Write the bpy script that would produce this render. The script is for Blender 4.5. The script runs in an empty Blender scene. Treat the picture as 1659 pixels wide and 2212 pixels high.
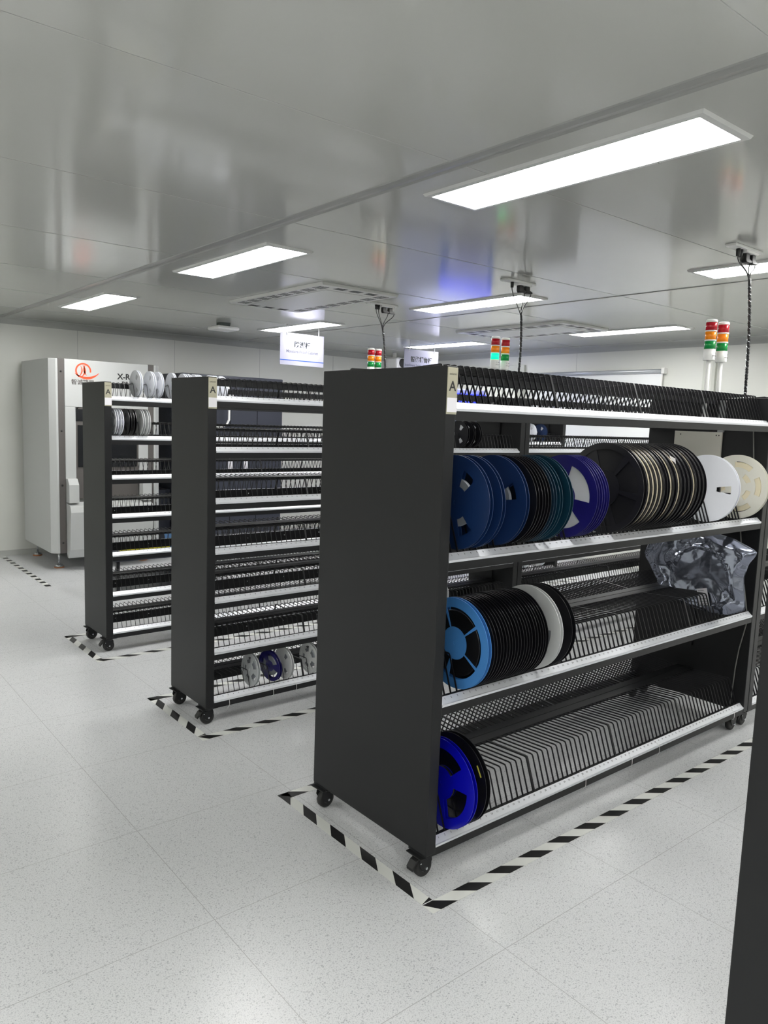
import bpy, math, random
from mathutils import Vector, Matrix
PI = math.pi
rnd = random.Random(7)
sc = bpy.context.scene
COL = sc.collection

# ------------------------------------------------------------------ camera
F_PX = 1644.2
cam_d = bpy.data.cameras.new('camera'); cam = bpy.data.objects.new('camera', cam_d); COL.objects.link(cam)
FW = Vector((.62999, .76706, -.12001)); PITCH, YAW, ROLL = -.1203, .8836, .0356
fw = Vector((math.cos(YAW)*math.cos(PITCH), math.sin(YAW)*math.cos(PITCH), math.sin(PITCH)))
rt = Vector((math.sin(YAW), -math.cos(YAW), 0)); up = rt.cross(fw)
r2 = math.cos(ROLL)*rt + math.sin(ROLL)*up; u2 = -math.sin(ROLL)*rt + math.cos(ROLL)*up
M = Matrix((r2, u2, -fw)).transposed().to_4x4(); M.translation = Vector((0, 0, 1.62))
cam.matrix_world = M
cam_d.sensor_fit = 'HORIZONTAL'; cam_d.sensor_width = 36; cam_d.lens = F_PX/1659*36
cam_d.clip_start = .05; cam_d.clip_end = 60
sc.camera = cam

# ------------------------------------------------------------------ world and exposure
sc.view_settings.view_transform = 'Standard'; sc.view_settings.look = 'None'
sc.view_settings.exposure = 0.0; sc.view_settings.gamma = 1
w = bpy.data.worlds.new('world'); sc.world = w; w.use_nodes = True
w.node_tree.nodes['Background'].inputs[0].default_value = (.9, .95, 1, 1)
w.node_tree.nodes['Background'].inputs[1].default_value = .05
LAMP = 31.0            # radiance of the led panels

# ------------------------------------------------------------------ room dimensions
ZC, XW, YW, XB, YB = 2.56, 7.62, 8.955, -3.2, -4.2
RY = .0046            # the racks stand turned by this much

# ------------------------------------------------------------------ materials
def s2l(c):
    c = c/255
    return c/12.92 if c <= .04045 else ((c+.055)/1.055)**2.4
def rgb(r, g, b): return (s2l(r), s2l(g), s2l(b), 1)
MATS = {}
def mat(name, col, rough=.5, metal=0, spec=.5, emit=None, es=0, trans=0, coat=0, ior=1.5, alpha=1):
    if name in MATS: return MATS[name]
    m = bpy.data.materials.new(name); m.use_nodes = True; MATS[name] = m
    b = m.node_tree.nodes['Principled BSDF']
    b.inputs['Base Color'].default_value = col; b.inputs['Roughness'].default_value = rough
    b.inputs['Metallic'].default_value = metal; b.inputs['Specular IOR Level'].default_value = spec
    b.inputs['IOR'].default_value = ior; b.inputs['Transmission Weight'].default_value = trans
    b.inputs['Coat Weight'].default_value = coat; b.inputs['Alpha'].default_value = alpha
    if emit: b.inputs['Emission Color'].default_value = emit; b.inputs['Emission Strength'].default_value = es
    return m
def N(m, t, **kw):
    n = m.node_tree.nodes.new(t)
    for k, v in kw.items(): setattr(n, k, v)
    return n
def L(m, a, b): m.node_tree.links.new(a, b)
def noise_bump(m, scale, strength, dist=.002, stretch=None):
    tc = N(m, 'ShaderNodeTexCoord'); no = N(m, 'ShaderNodeTexNoise'); no.inputs['Scale'].default_value = scale
    bp = N(m, 'ShaderNodeBump'); bp.inputs['Strength'].default_value = strength; bp.inputs['Distance'].default_value = dist
    if stretch:
        mp = N(m, 'ShaderNodeMapping'); mp.inputs['Scale'].default_value = stretch
        L(m, tc.outputs['Object'], mp.inputs[0]); L(m, mp.outputs[0], no.inputs['Vector'])
    else: L(m, tc.outputs['Object'], no.inputs['Vector'])
    L(m, no.outputs['Fac'], bp.inputs['Height']); L(m, bp.outputs[0], m.node_tree.nodes['Principled BSDF'].inputs['Normal'])
    return m

M_CEIL = noise_bump(mat('ceiling_panel', rgb(188, 189, 184), .13, spec=.5), 1.3, .10, .02)
M_TRIM = mat('ceiling_trim', rgb(150, 151, 148), .3)
M_WALL = noise_bump(mat('wall_panel', rgb(219, 220, 214), .35), 2.0, .05, .01)
M_COVE = mat('cove_trim', rgb(176, 178, 174), .4)
M_BLACK = noise_bump(mat('black_powder_coat', (.012, .0125, .0135, 1), .42, spec=.3), 900, .08, .0004)
M_RODS = mat('black_rods', (.010, .010, .012, 1), .35, spec=.4)
M_ALU = mat('aluminium_strip', rgb(225, 227, 232), .38, metal=.35)
M_INK = mat('grey_ink', rgb(78, 80, 86), .7)
M_DARKINK = mat('dark_ink', (.02, .02, .02, 1), .6)
M_RUBBER = mat('rubber', (.012, .012, .012, 1), .55)
M_STEEL = mat('steel', rgb(200, 202, 205), .25, metal=1)
M_WHITEP = mat('white_plastic', rgb(236, 236, 234), .4)
M_PLATE = mat('champagne_plate', rgb(176, 172, 152), .35, metal=.4)
M_STICK = mat('white_sticker', rgb(232, 230, 235), .5)
M_LED = mat('led_panel', (1, 1, 1, 1), .5, emit=(1, .995, .97, 1), es=LAMP)
M_LFRAME = mat('light_frame', rgb(205, 206, 204), .4)

def floor_mat():
    m = mat('pvc_floor', rgb(214, 215, 216), .27, spec=.45)
    b = m.node_tree.nodes['Principled BSDF']; tc = N(m, 'ShaderNodeTexCoord')
    vo = N(m, 'ShaderNodeTexVoronoi'); vo.inputs['Scale'].default_value = 260
    no = N(m, 'ShaderNodeTexNoise'); no.inputs['Scale'].default_value = 260; no.inputs['Detail'].default_value = 3
    L(m, tc.outputs['Object'], vo.inputs['Vector']); L(m, tc.outputs['Object'], no.inputs['Vector'])
    sep = N(m, 'ShaderNodeSeparateColor'); L(m, vo.outputs['Color'], sep.inputs[0])
    r1 = N(m, 'ShaderNodeValToRGB'); r1.color_ramp.elements[0].position = .03; r1.color_ramp.elements[1].position = .12
    r1.color_ramp.elements[0].color = rgb(186, 188, 191); r1.color_ramp.elements[1].color = rgb(220, 221, 222)
    L(m, sep.outputs[0], r1.inputs[0])
    r2_ = N(m, 'ShaderNodeValToRGB'); r2_.color_ramp.elements[0].position = .36; r2_.color_ramp.elements[1].position = .5
    r2_.color_ramp.elements[0].color = (.76, .765, .78, 1); r2_.color_ramp.elements[1].color = (1, 1, 1, 1)
    L(m, no.outputs['Fac'], r2_.inputs[0])
    big = N(m, 'ShaderNodeTexNoise'); big.inputs['Scale'].default_value = 1.1
    r3 = N(m, 'ShaderNodeValToRGB'); r3.color_ramp.elements[0].color = (.94, .94, .94, 1); r3.color_ramp.elements[1].color = (1, 1, 1, 1)
    L(m, tc.outputs['Object'], big.inputs['Vector']); L(m, big.outputs['Fac'], r3.inputs[0])
    mx = N(m, 'ShaderNodeMixRGB', blend_type='MULTIPLY'); mx.inputs[0].default_value = 1
    L(m, r1.outputs[0], mx.inputs[1]); L(m, r2_.outputs[0], mx.inputs[2])
    mx2 = N(m, 'ShaderNodeMixRGB', blend_type='MULTIPLY'); mx2.inputs[0].default_value = 1
    L(m, mx.outputs[0], mx2.inputs[1]); L(m, r3.outputs[0], mx2.inputs[2])
    # joints of the .6575 m tiles
    sx = N(m, 'ShaderNodeSeparateXYZ'); L(m, tc.outputs['Object'], sx.inputs[0])
    def joint(out, off, per):
        a = N(m, 'ShaderNodeMath', operation='SUBTRACT'); L(m, out, a.inputs[0]); a.inputs[1].default_value = off
        b_ = N(m, 'ShaderNodeMath', operation='DIVIDE'); L(m, a.outputs[0], b_.inputs[0]); b_.inputs[1].default_value = per
        c = N(m, 'ShaderNodeMath', operation='PINGPONG'); L(m, b_.outputs[0], c.inputs[0]); c.inputs[1].default_value = .5
        d = N(m, 'ShaderNodeMath', operation='LESS_THAN'); L(m, c.outputs[0], d.inputs[0]); d.inputs[1].default_value = .0011/per
        return d.outputs[0]
    jx = joint(sx.outputs[0], 1.06, .6595); jy = joint(sx.outputs[1], 2.079, .655)
    mxm = N(m, 'ShaderNodeMath', operation='MAXIMUM'); L(m, jx, mxm.inputs[0]); L(m, jy, mxm.inputs[1])
    mj = N(m, 'ShaderNodeMixRGB'); L(m, mxm.outputs[0], mj.inputs[0]); L(m, mx2.outputs[0], mj.inputs[1]); mj.inputs[2].default_value = rgb(172, 172, 173)
    L(m, mj.outputs[0], b.inputs['Base Color'])
    return m
M_FLOOR = floor_mat()

# ------------------------------------------------------------------ mesh builder
class MB:
    def __init__(s): s.v = []; s.f = []; s.m = []; s.mats = []; s.sm = []
    def mi(s, m):
        if m not in s.mats: s.mats.append(m)
        return s.mats.index(m)
    def add(s, vs, fs, m, smooth=False):
        o = len(s.v); s.v += [tuple(q) for q in vs]; k = s.mi(m)
        for f in fs: s.f.append(tuple(i+o for i in f)); s.m.append(k); s.sm.append(smooth)
    def box(s, a, b, m, T=None):
        x0, y0, z0 = a; x1, y1, z1 = b
        vs = [(x0,y0,z0),(x1,y0,z0),(x1,y1,z0),(x0,y1,z0),(x0,y0,z1),(x1,y0,z1),(x1,y1,z1),(x0,y1,z1)]
        if T is not None: vs = [T @ Vector(q) for q in vs]
        s.add(vs, [(0,3,2,1),(4,5,6,7),(0,1,5,4),(1,2,6,5),(2,3,7,6),(3,0,4,7)], m)
    def prism(s, poly, t0, t1, m, fn):       # poly of (a,b), extruded from t0 to t1; fn(a,b,t) -> xyz
        n = len(poly)
        s.add([fn(a, b, t0) for a, b in poly]+[fn(a, b, t1) for a, b in poly],
              [tuple(range(n))[::-1], tuple(range(n, 2*n))]+[(i, (i+1) % n, n+(i+1) % n, n+i) for i in range(n)], m)
    def tube(s, pts, r, m, n=8, cap=True, smooth=True):
        pts = [Vector(q) for q in pts]; rs = r if isinstance(r, (list, tuple)) else [r]*len(pts)
        vs = []; fs = []
        ref = None
        for i, q in enumerate(pts):
            d = (pts[min(i+1, len(pts)-1)]-pts[max(i-1, 0)]).normalized()
            if ref is None:
                ref = Vector((0, 0, 1)) if abs(d.z) < .9 else Vector((1, 0, 0))
            a = d.cross(ref).normalized(); b = a.cross(d).normalized(); ref = b
            for k in range(n):
                t = 2*PI*(k+.5)/n; vs.append(q+rs[i]*(math.cos(t)*a+math.sin(t)*b))
        for i in range(len(pts)-1):
            for k in range(n): fs.append((i*n+k, i*n+(k+1) % n, (i+1)*n+(k+1) % n, (i+1)*n+k))
        if cap: fs += [tuple(range(n))[::-1], tuple(range((len(pts)-1)*n, len(pts)*n))]
        s.add(vs, fs, m, smooth and n > 5)
    def lathe(s, prof, m, fn, n=32, smooth=True):   # prof (r,h); fn(x,y,h)
        vs = []; fs = []
        for r, h in prof:
            for k in range(n): vs.append(fn(r*math.cos(2*PI*k/n), r*math.sin(2*PI*k/n), h))
        for i in range(len(prof)-1):
            for k in range(n): fs.append((i*n+k, i*n+(k+1) % n, (i+1)*n+(k+1) % n, (i+1)*n+k))
        fs += [tuple(range(n))[::-1], tuple(range((len(prof)-1)*n, len(prof)*n))]
        s.add(vs, fs, m, smooth)
    def mesh(s, name):
        me = bpy.data.meshes.new(name); me.from_pydata(s.v, [], s.f)
        for m in s.mats: me.materials.append(m)
        me.polygons.foreach_set('material_index', s.m); me.polygons.foreach_set('use_smooth', s.sm)
        me.update(); return me
    def build(s, name, parent=None, bevel=0, loc=None):
        return obj(name, s.mesh(name), parent, bevel, loc)
def obj(name, me, parent=None, bevel=0, loc=None):
    o = bpy.data.objects.new(name, me); COL.objects.link(o); o.parent = parent
    if loc is not None: o.location = loc
    if bevel:
        b = o.modifiers.new('bevel', 'BEVEL'); b.width = bevel; b.segments = 2; b.limit_method = 'ANGLE'; b.angle_limit = math.radians(50)
        b.harden_normals = False
    return o
def tag(o, label, cat, group=None, kind=None):
    o['label'] = label; o['category'] = cat
    if group: o['group'] = group
    if kind: o['kind'] = kind
    return o
def thing(name, loc, label, cat, group=None, rz=0):
    o = bpy.data.objects.new(name, None); COL.objects.link(o); o.location = loc; o.rotation_euler = (0, 0, rz); o.empty_display_size = .1
    return tag(o, label, cat, group)
def copy_tree(o, parent=None):
    c = o.copy(); COL.objects.link(c); c.parent = parent
    for ch in list(o.children): copy_tree(ch, c)
    return c
def struct(o): o['kind'] = 'structure'; return o
ID3 = lambda x, y, z: (x, y, z)

def text_mesh(body, size, bold=0.0, space=1.0):
    cu = bpy.data.curves.new('t', 'FONT'); cu.body = body; cu.size = size; cu.align_x = 'CENTER'; cu.align_y = 'CENTER'
    cu.resolution_u = 3; cu.extrude = 0; cu.offset = bold; cu.space_character = space
    o = bpy.data.objects.new('t', cu); COL.objects.link(o)
    dg = bpy.context.evaluated_depsgraph_get(); me = o.evaluated_get(dg).to_mesh()
    vs = [v.co.copy() for v in me.vertices]; fs = [tuple(p_.vertices) for p_ in me.polygons]
    o.evaluated_get(dg).to_mesh_clear(); bpy.data.objects.remove(o); bpy.data.curves.remove(cu)
    return vs, fs
def stamp(mb, tm, T, m): mb.add([T @ v for v in tm[0]], tm[1], m)
def face_T(origin, xdir, ydir):
    x = Vector(xdir).normalized(); y = Vector(ydir).normalized(); z = x.cross(y)
    T = Matrix((x, y, z)).transposed().to_4x4(); T.translation = Vector(origin); return T

# ------------------------------------------------------------------ room shell
mb = MB(); mb.box((XB, YB, -.1), (XW, YW, 0), M_FLOOR); struct(mb.build('floor'))
mb = MB(); mb.box((XB, YB, ZC), (XW, YW, ZC+.1), M_CEIL); struct(mb.build('ceiling'))
def wall(name, a, b):
    m_ = MB(); m_.box(a, b, M_WALL); struct(m_.build(name))
wall('wall_back', (XB-.1, YW, -.1), (XW+.1, YW+.1, ZC+.1)); wall('wall_right', (XW, YB, -.1), (XW+.1, YW, ZC+.1))
wall('wall_left', (XB-.1, YB, -.1), (XB, YW, ZC+.1)); wall('wall_front', (XB-.1, YB-.1, -.1), (XW+.1, YB, ZC+.1))
M_JOINT = mat('joint_silicone_grey', rgb(176, 177, 174), .6)  # own light grey silicone colour of the panel joints
# ceiling joints across the room and the wide aluminium cover strip along it
n = 1
mb = MB()
mb.prism([(0, 0), (.004, -.004), (.03, -.007), (.055, -.004), (.066, -.009), (.072, 0)], YB, YW-.02, M_TRIM, lambda a, b, t: (1.985+a, t, ZC+b))
struct(mb.build('trim_1'))
mb = MB(); mb.prism([(0, 0), (.004, -.004), (.018, -.004), (.022, 0)], YB, YW-.02, M_TRIM, lambda a, b, t: (4.80+a-.018*(t-4)/4*0, t, ZC+b)); struct(mb.build('trim_2'))
k = 3
for y in [-3.75, -2.57, -1.39, -.21, .947, 2.115, 3.295, 4.475, 5.655, 6.835, 8.015]:
    mb = MB(); mb.box((XB, y-.0022, ZC-.0012), (XW, y+.0022, ZC+.001), M_JOINT); struct(mb.build('trim_%d' % k)); k += 1
# coved trims at the top and the foot of the walls
def cove(name, fn, L0, L1, r=.05, m=M_COVE, foot=False):
    pts = [(0, 0)]
    for i in range(9):
        t = PI/2*i/8; pts.append((r-r*math.cos(PI/2-t)*1.0 if False else r*(1-math.sin(t)), r*(1-math.cos(t))))
    mb_ = MB(); mb_.prism([(a, b) for a, b in pts], L0, L1, m, fn); return struct(mb_.build(name))
cove('trim_%d' % k, lambda a, b, t: (t, YW-a, ZC-b), XB, XW, .07); k += 1
cove('trim_%d' % k, lambda a, b, t: (XW-a, t, ZC-b), YB, YW, .07); k += 1
cove('trim_%d' % k, lambda a, b, t: (XB+a, t, ZC-b), YB, YW, .07); k += 1
cove('trim_%d' % k, lambda a, b, t: (t, YB+a, ZC-b), XB, XW, .07); k += 1
def skirt(name, fn, a, b):
    mb_ = MB(); mb_.prism([(0, 0), (.03, 0), (.022, .012), (.014, .05), (0, .058)], a, b, M_COVE, fn); struct(mb_.build(name))
skirt('baseboard_back', lambda a, b, t: (t, YW-a, b), XB, XW); skirt('baseboard_right', lambda a, b, t: (XW-a, t, b), YB, YW)
skirt('baseboard_left', lambda a, b, t: (XB+a, t, b), YB, YW); skirt('baseboard_front', lambda a, b, t: (t, YB+a, b), XB, XW)
for x in [-.7, .45, 1.63, 2.81, 3.96, 5.14, 6.32]:
    mb = MB(); mb.box((x-.002, YW-.0012, .06), (x+.002, YW+.001, ZC-.07), M_JOINT); struct(mb.build('trim_%d' % k)); k += 1
for y in [-2.4, -1.2, 0, 1.15, 2.3, 3.45, 5.75]:
    mb = MB(); mb.box((XW-.0012, y-.002, .06), (XW+.001, y+.002, ZC-.07), M_JOINT); struct(mb.build('trim_%d' % k)); k += 1
# door in the right wall with its frame, seen over the racks
M_DOORFR = mat('door_frame_grey', rgb(196, 198, 190), .4)
M_GLASSW = mat('door_leaf', rgb(232, 233, 226), .35)
mb = MB(); y0, y1, zt = 6.53, 7.86, 2.38
mb.box((XW-.035, y0, 0), (XW+.01, y0+.09, zt), M_DOORFR); mb.box((XW-.035, y1-.09, 0), (XW+.01, y1, zt), M_DOORFR); mb.box((XW-.035, y0+.09, zt-.09), (XW+.01, y1-.09, zt), M_DOORFR)
dr = mb.build('door_1', bevel=.004); struct(dr)
mb = MB(); mb.box((XW-.02, y0+.09, .01), (XW+.01, y1-.09, zt-.09), M_GLASSW); mb.build('door_leaf', dr)
mb = MB(); mb.tube([(XW-.02, 6.75, 1.02), (XW-.07, 6.75, 1.02), (XW-.07, 6.87, 1.02)], .009, M_STEEL); mb.build('door_handle', dr)
# grey double upright of a partition frame on the right wall
mb = MB(); mb.box((XW-.03, 4.00, 0), (XW+.01, 4.035, ZC-.07), M_DOORFR); mb.box((XW-.03, 4.07, 0), (XW+.01, 4.13, ZC-.07), M_DOORFR); mb.box((XW-.015, 4.035, 0), (XW+.01, 4.07, ZC-.07), M_WALL)
struct(mb.build('trim_%d' % k)); k += 1

# ------------------------------------------------------------------ ceiling lights
def make_light(x, y, label):
    t = thing('ceiling_light', (x, y, ZC), label, 'ceiling light', 'LED panels in the ceiling')
    Wd, Ln, fr = .2572, 1.176, .027
    fm = MB(); o = -fr; X1, Y1 = Wd+fr, Ln+fr; z0, z1 = -.010, 0
    def ring(ax0, ay0, ax1, ay1, bx0, by0, bx1, by1, za, zb):
        A = [(ax0, ay0, za), (ax1, ay0, za), (ax1, ay1, za), (ax0, ay1, za)]; B = [(bx0, by0, zb), (bx1, by0, zb), (bx1, by1, zb), (bx0, by1, zb)]
        fm.add(A+B, [(i, (i+1) % 4, 4+(i+1) % 4, 4+i) for i in range(4)], M_LFRAME)
    ring(o, o, X1, Y1, o+.006, o+.006, X1-.006, Y1-.006, 0, -.010)
    ring(o+.006, o+.006, X1-.006, Y1-.006, 0, 0, Wd, Ln, -.010, -.012)
    ring(0, 0, Wd, Ln, .002, .002, Wd-.002, Ln-.002, -.012, -.006)
    for q in (.25, .5, .78): fm.lathe([(.004, 0), (.004, -.0135), (.002, -.015)], M_STEEL, lambda a, b, h, q=q: (Wd+fr*.5+a, Ln*q+b, h), 8)
    fm.build('frame', t)
    dm = MB(); dm.box((.001, .001, -.0085), (Wd-.001, Ln-.001, -.003), M_LED); dm.build('diffuser', t)
    return t
LX = [2.2157, 4.3146, 6.4248]; LY = [1.2836, 3.79, 6.34]
LBL = {(0,0): 'largest LED ceiling panel at the upper right, above the near rack', (0,1): 'LED ceiling panel just right of the grey ceiling strip, left of the air unit',
 (0,2): 'small LED ceiling panel above the grey x-ray machine', (1,0): 'LED ceiling panel cut off by the right edge, behind the nearest power sockets',
 (1,1): 'LED ceiling panel right behind the middle cable drop', (1,2): 'LED ceiling panel over the hanging moisture cabinet sign',
 (2,1): 'LED ceiling panel at far right, over the tall tower lights', (2,2): 'LED ceiling panel behind the solder paste cabinet sign'}
light0 = None
for i, x in enumerate(LX):
    for j, y in enumerate(LY):
        lb = LBL.get((i, j), 'LED ceiling panel beyond the right edge of the photo')
        if light0 is None: light0 = make_light(x, y, lb)
        else:
            c = copy_tree(light0); c.location = (x, y, ZC); c['label'] = lb
for x in (-2.0, .1, 2.2157, 4.3146, 6.4248):
    for y in ((-3.83, -1.27) if x > 2 else (-3.83, -1.27, 1.2836, 3.79, 6.34)):
        if x < 2 and y > 0 and x > 0: continue
        c = copy_tree(light0); c.location = (x, y, ZC); c['label'] = 'LED panel outside the photo, %s of the %s column from the left' % ({-3.83: 'first', -1.27: 'second', 1.2836: 'third', 3.79: 'fourth', 6.34: 'fifth'}[y], {-2.0: 'first', .1: 'second', 2.2157: 'third', 4.3146: 'fourth', 6.4248: 'fifth'}[x])

# ------------------------------------------------------------------ air units in the ceiling
M_ACW = mat('ac_panel_white', rgb(214, 215, 212), .35); M_ACD = mat('ac_slot_dark', rgb(60, 62, 62), .7)
def air_unit(x0, y0, label):
    t = thing('ceiling_air_unit', (x0, y0, ZC), label, 'air unit', 'ceiling air units')
    W_, L_ = .70, 1.37
    m_ = MB(); m_.prism([(0, 0), (.012, -.022), (W_-.012, -.022), (W_, 0)], 0, L_, M_ACW, lambda a, b, q: (a, q, b)); m_.build('panel', t, bevel=.003)
    m_ = MB(); m_.box((.14, .15, -.0262), (W_-.14, L_-.15, -.0215), M_ACW); m_.build('return_grille', t, bevel=.003)
    for s_ in (0, 1):
        xb = .03 if s_ == 0 else W_-.12
        for q in range(8):
            m_ = MB(); ya = .06+q*.157
            for i in range(4): m_.box((xb+i*.022, ya, -.0228), (xb+i*.022+.011, ya+.11, -.0215), M_ACD)
            m_.build('outlet_slots', t)
    for s_ in (0, 1):
        yb = .03 if s_ == 0 else L_-.10
        for q in range(3):
            m_ = MB(); xa = .16+q*.14
            for i in range(6): m_.box((xa, yb+i*.012, -.0228), (xa+.09, yb+i*.012+.006, -.0215), M_ACD)
            m_.build('outlet_slots', t)
    return t
air_unit(3.07, 4.51, 'white slotted ceiling air unit left of the middle cable drop, above the moisture cabinet sign')
air_unit(5.62, 4.42, 'white slotted ceiling air unit farther back, right of the solder paste cabinet sign')

# ------------------------------------------------------------------ floor marking tape
M_TW = mat('tape_white', rgb(226, 227, 222), .35); M_TB = mat('tape_black', (.012, .012, .012, 1), .4)
def tape_strip(L_, W_, per, blk, off, sh, T, parent, name='tape_strip', white=True):
    """strip along +u from 0..L_, v 0..W_; black blocks slanted by sh"""
    m_ = MB()
    if white: m_.add([T(0, 0, .0006), T(L_, 0, .0006), T(L_, W_, .0006), T(0, W_, .0006), T(0, 0, 0), T(L_, 0, 0), T(L_, W_, 0), T(0, W_, 0)], [(0,1,2,3),(0,4,5,1),(1,5,6,2),(2,6,7,3),(3,7,4,0)], M_TW)
    u = off-2*per
    while u < L_+per:
        cl = lambda q: min(max(q, 0), L_)
        a, b, c_, d = cl(u), cl(u+blk), cl(u+blk+sh), cl(u+sh)
        if b-a+c_-d > .004:
            m_.add([T(a, 0, .0009), T(b, 0, .0009), T(c_, W_, .0009), T(d, W_, .0009)], [(0, 1, 2, 3)], M_TB)
        u += per
    return m_.build(name, parent)
def tape_rect(x0, y0, y1, x1, label):
    t = thing('floor_tape', (0, 0, .0003), label, 'floor tape', 'striped tape frames around the racks', RY)
    w_ = .050
    tape_strip(x1-x0, w_+.002, .172, .08, 1.875-1.666-.172+.0, -.071, lambda u, v, h: (x0+u, y0+v, h), t)
    tape_strip(x1-x0, w_, .172, .08, .05, -.071, lambda u, v, h: (x0+u, y1-w_+v, h), t)
    tape_strip(y1-y0-w_-.008, .047, .195, .096, .04, .075, lambda u, v, h: (x0+v, y0+w_+.006+u, h), t)
    return t
tape_rect(1.660, 1.674, 2.655, 6.75, 'striped tape frame on the floor around the nearest rack with blue reels')
tape_rect(1.650, 3.346, 4.045, 6.75, 'striped tape frame on the floor around the middle rack')
tape_rect(1.640, 4.825, 5.520, 6.75, 'striped tape frame on the floor around the farthest rack')
t = thing('floor_tape', (0, 0, .0003), 'striped tape line on the floor left of the grey x-ray machine', 'floor tape')
tape_strip(1.70, .05, .155, .078, .0, .0, lambda u, v, h: (1.95+v, 7.20+u, h), t)

# ------------------------------------------------------------------ reel racks
def rack_xy(x, y): return (x*math.cos(RY)-y*math.sin(RY), x*math.sin(RY)+y*math.cos(RY))
BIG = dict(W=.70, lv=[.122, .637, 1.147, 1.658], bend=(.082, .156), back=(.302, .147), foot=(.020, .036))
SML = dict(W=.43, lv=[.122, .380, .651, .907, 1.167, 1.427, 1.683], bend=(.064, .119), back=(.167, .117), foot=(.020, .036))
RL = 2.40; EP = .047
PITCH_, GAP = .0311, .010
def slot_x(n):      # centre of slot n (1..72), local
    return EP+.012+(n-.5)*PITCH_+GAP*((n-1)//18)
digits = {}
def rack_meshes(P, key):
    R = {}
    W = P['W']; d0 = -W/2
    m_ = MB(); m_.prism([(.002, -.030), (.040, -.030), (.040, .028), (.025, .026), (.002, .002)], EP, RL-EP, M_BLACK, lambda a, b, t: (t, d0+a, b))
    for i in range(9): m_.lathe([(.0045, 0), (.0045, .002)], M_STEEL, lambda a, b, h, i=i: (EP+.15+i*.25+a, d0+.040+h, .004+b), 8)
    R['rail'] = m_.mesh('front_rail')
    m_ = MB(); xe0, xe1 = EP+.001, RL-EP-.001
    m_.prism([(0, 0), (.0015, -.0005), (.0035, .004), (.026, .0265), (.024, .0285), (.0035, .0095), (-.0008, .0085)], xe0, xe1, M_ALU, lambda a, b, t: (t, d0+a, b))
    if not digits:
        for d in '0123456789': digits[d] = text_mesh(d, .0098, .0002)
    nx = Vector((1, 0, 0)); ny = Vector((0, .0205, .019)).normalized()
    for n_ in range(1, 73):
        s_ = str(n_)
        for q, ch in enumerate(s_):
            o_ = Vector((slot_x(n_)+(q-(len(s_)-1)/2)*.0055, d0+.0165, .0216))+nx.cross(ny)*.0010
            stamp(m_, digits[ch], face_T(o_, nx, ny), M_INK)
    R['strip'] = m_.mesh('label_strip')
    bz1 = P['back'][1]
    for nm_, hh_ in (('beam', .014), ('topbeam', .032)):
        m_ = MB()
        for s_ in (-1, 1): m_.box((EP, s_*.0255-.0228, bz1-hh_), (RL-EP, s_*.0255+.0228, bz1), M_BLACK)
        m_.box((EP, -.03, bz1-hh_), (RL-EP, .03, bz1-.002), M_BLACK)
        R[nm_] = m_.mesh('centre_beam')
    def rod_mesh(thick=False):
        """flat bar bent in the yz plane"""
        m2 = MB(); f, b, k_ = P['foot'], P['bend'], P['back']; wd = .0031 if W > .5 else .0021; e = .0050 if thick else (.0011 if W > .5 else .0010)
        A = Vector((d0+.0325, .020)); B = Vector((d0+b[0], b[1])); C_ = Vector((-.048, k_[1]-.004))
        u1 = (B-A).normalized(); u2 = (C_-B).normalized(); n1 = Vector((-u1.y, u1.x)); n2 = Vector((-u2.y, u2.x)); mi_ = (n1+n2); mi_ = mi_/mi_.dot(n1)
        c1 = B-u1*.010; c2 = B+u2*.010; q1 = (n1*.8+n2*.2).normalized(); q2 = (n1*.2+n2*.8).normalized()
        mid = B*.6+(c1+c2)*.2
        P_ = [(A, n1*1.2), (A.lerp(B, .5), n1*1.08), (c1, q1), (mid, mi_.normalized()), (c2, q2), (C_, n2)]
        vs = []
        for p0, nn in P_:
            for sx, sn in ((-1, -1), (1, -1), (1, 1), (-1, 1)): q = p0+nn*(wd*sn); vs.append((sx*e, q.x, q.y))
        fs = [(0, 1, 2, 3), tuple(range(len(vs)-4, len(vs)))[::-1]]
        for i in range(len(P_)-1):
            for j in range(4): fs.append((4*i+(j+1) % 4, 4*i+j, 4*i+4+j, 4*i+4+(j+1) % 4))
        m2.add(vs, fs, M_RODS); return m2
    R['rodmb'] = rod_mesh(); R['thickmb'] = rod_mesh(True)
    R['rod'] = R['rodmb'].mesh('divider_rod'); R['thick'] = R['thickmb'].mesh('divider_rod')
    # end panel: folded sheet with returned edges
    m_ = MB(); m_.box((0, -W/2, .100), (EP, W/2, 1.803), M_BLACK); R['panel'] = m_.mesh('end_panel')
    m_ = MB(); m_.box((EP, -.03, .40), (EP+.012, .03, 1.78), M_BLACK); R['upright'] = m_.mesh('centre_upright')
    return R
RODX = []
for n_ in range(0, 73):
    if n_ == 0: RODX.append((EP+.006, False)); continue
    x = EP+.012+n_*PITCH_+GAP*((n_-1)//18)
    if n_ % 18 == 0 and n_ < 72: RODX.append((x+GAP/2, True))
    else: RODX.append((x, False))
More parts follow.
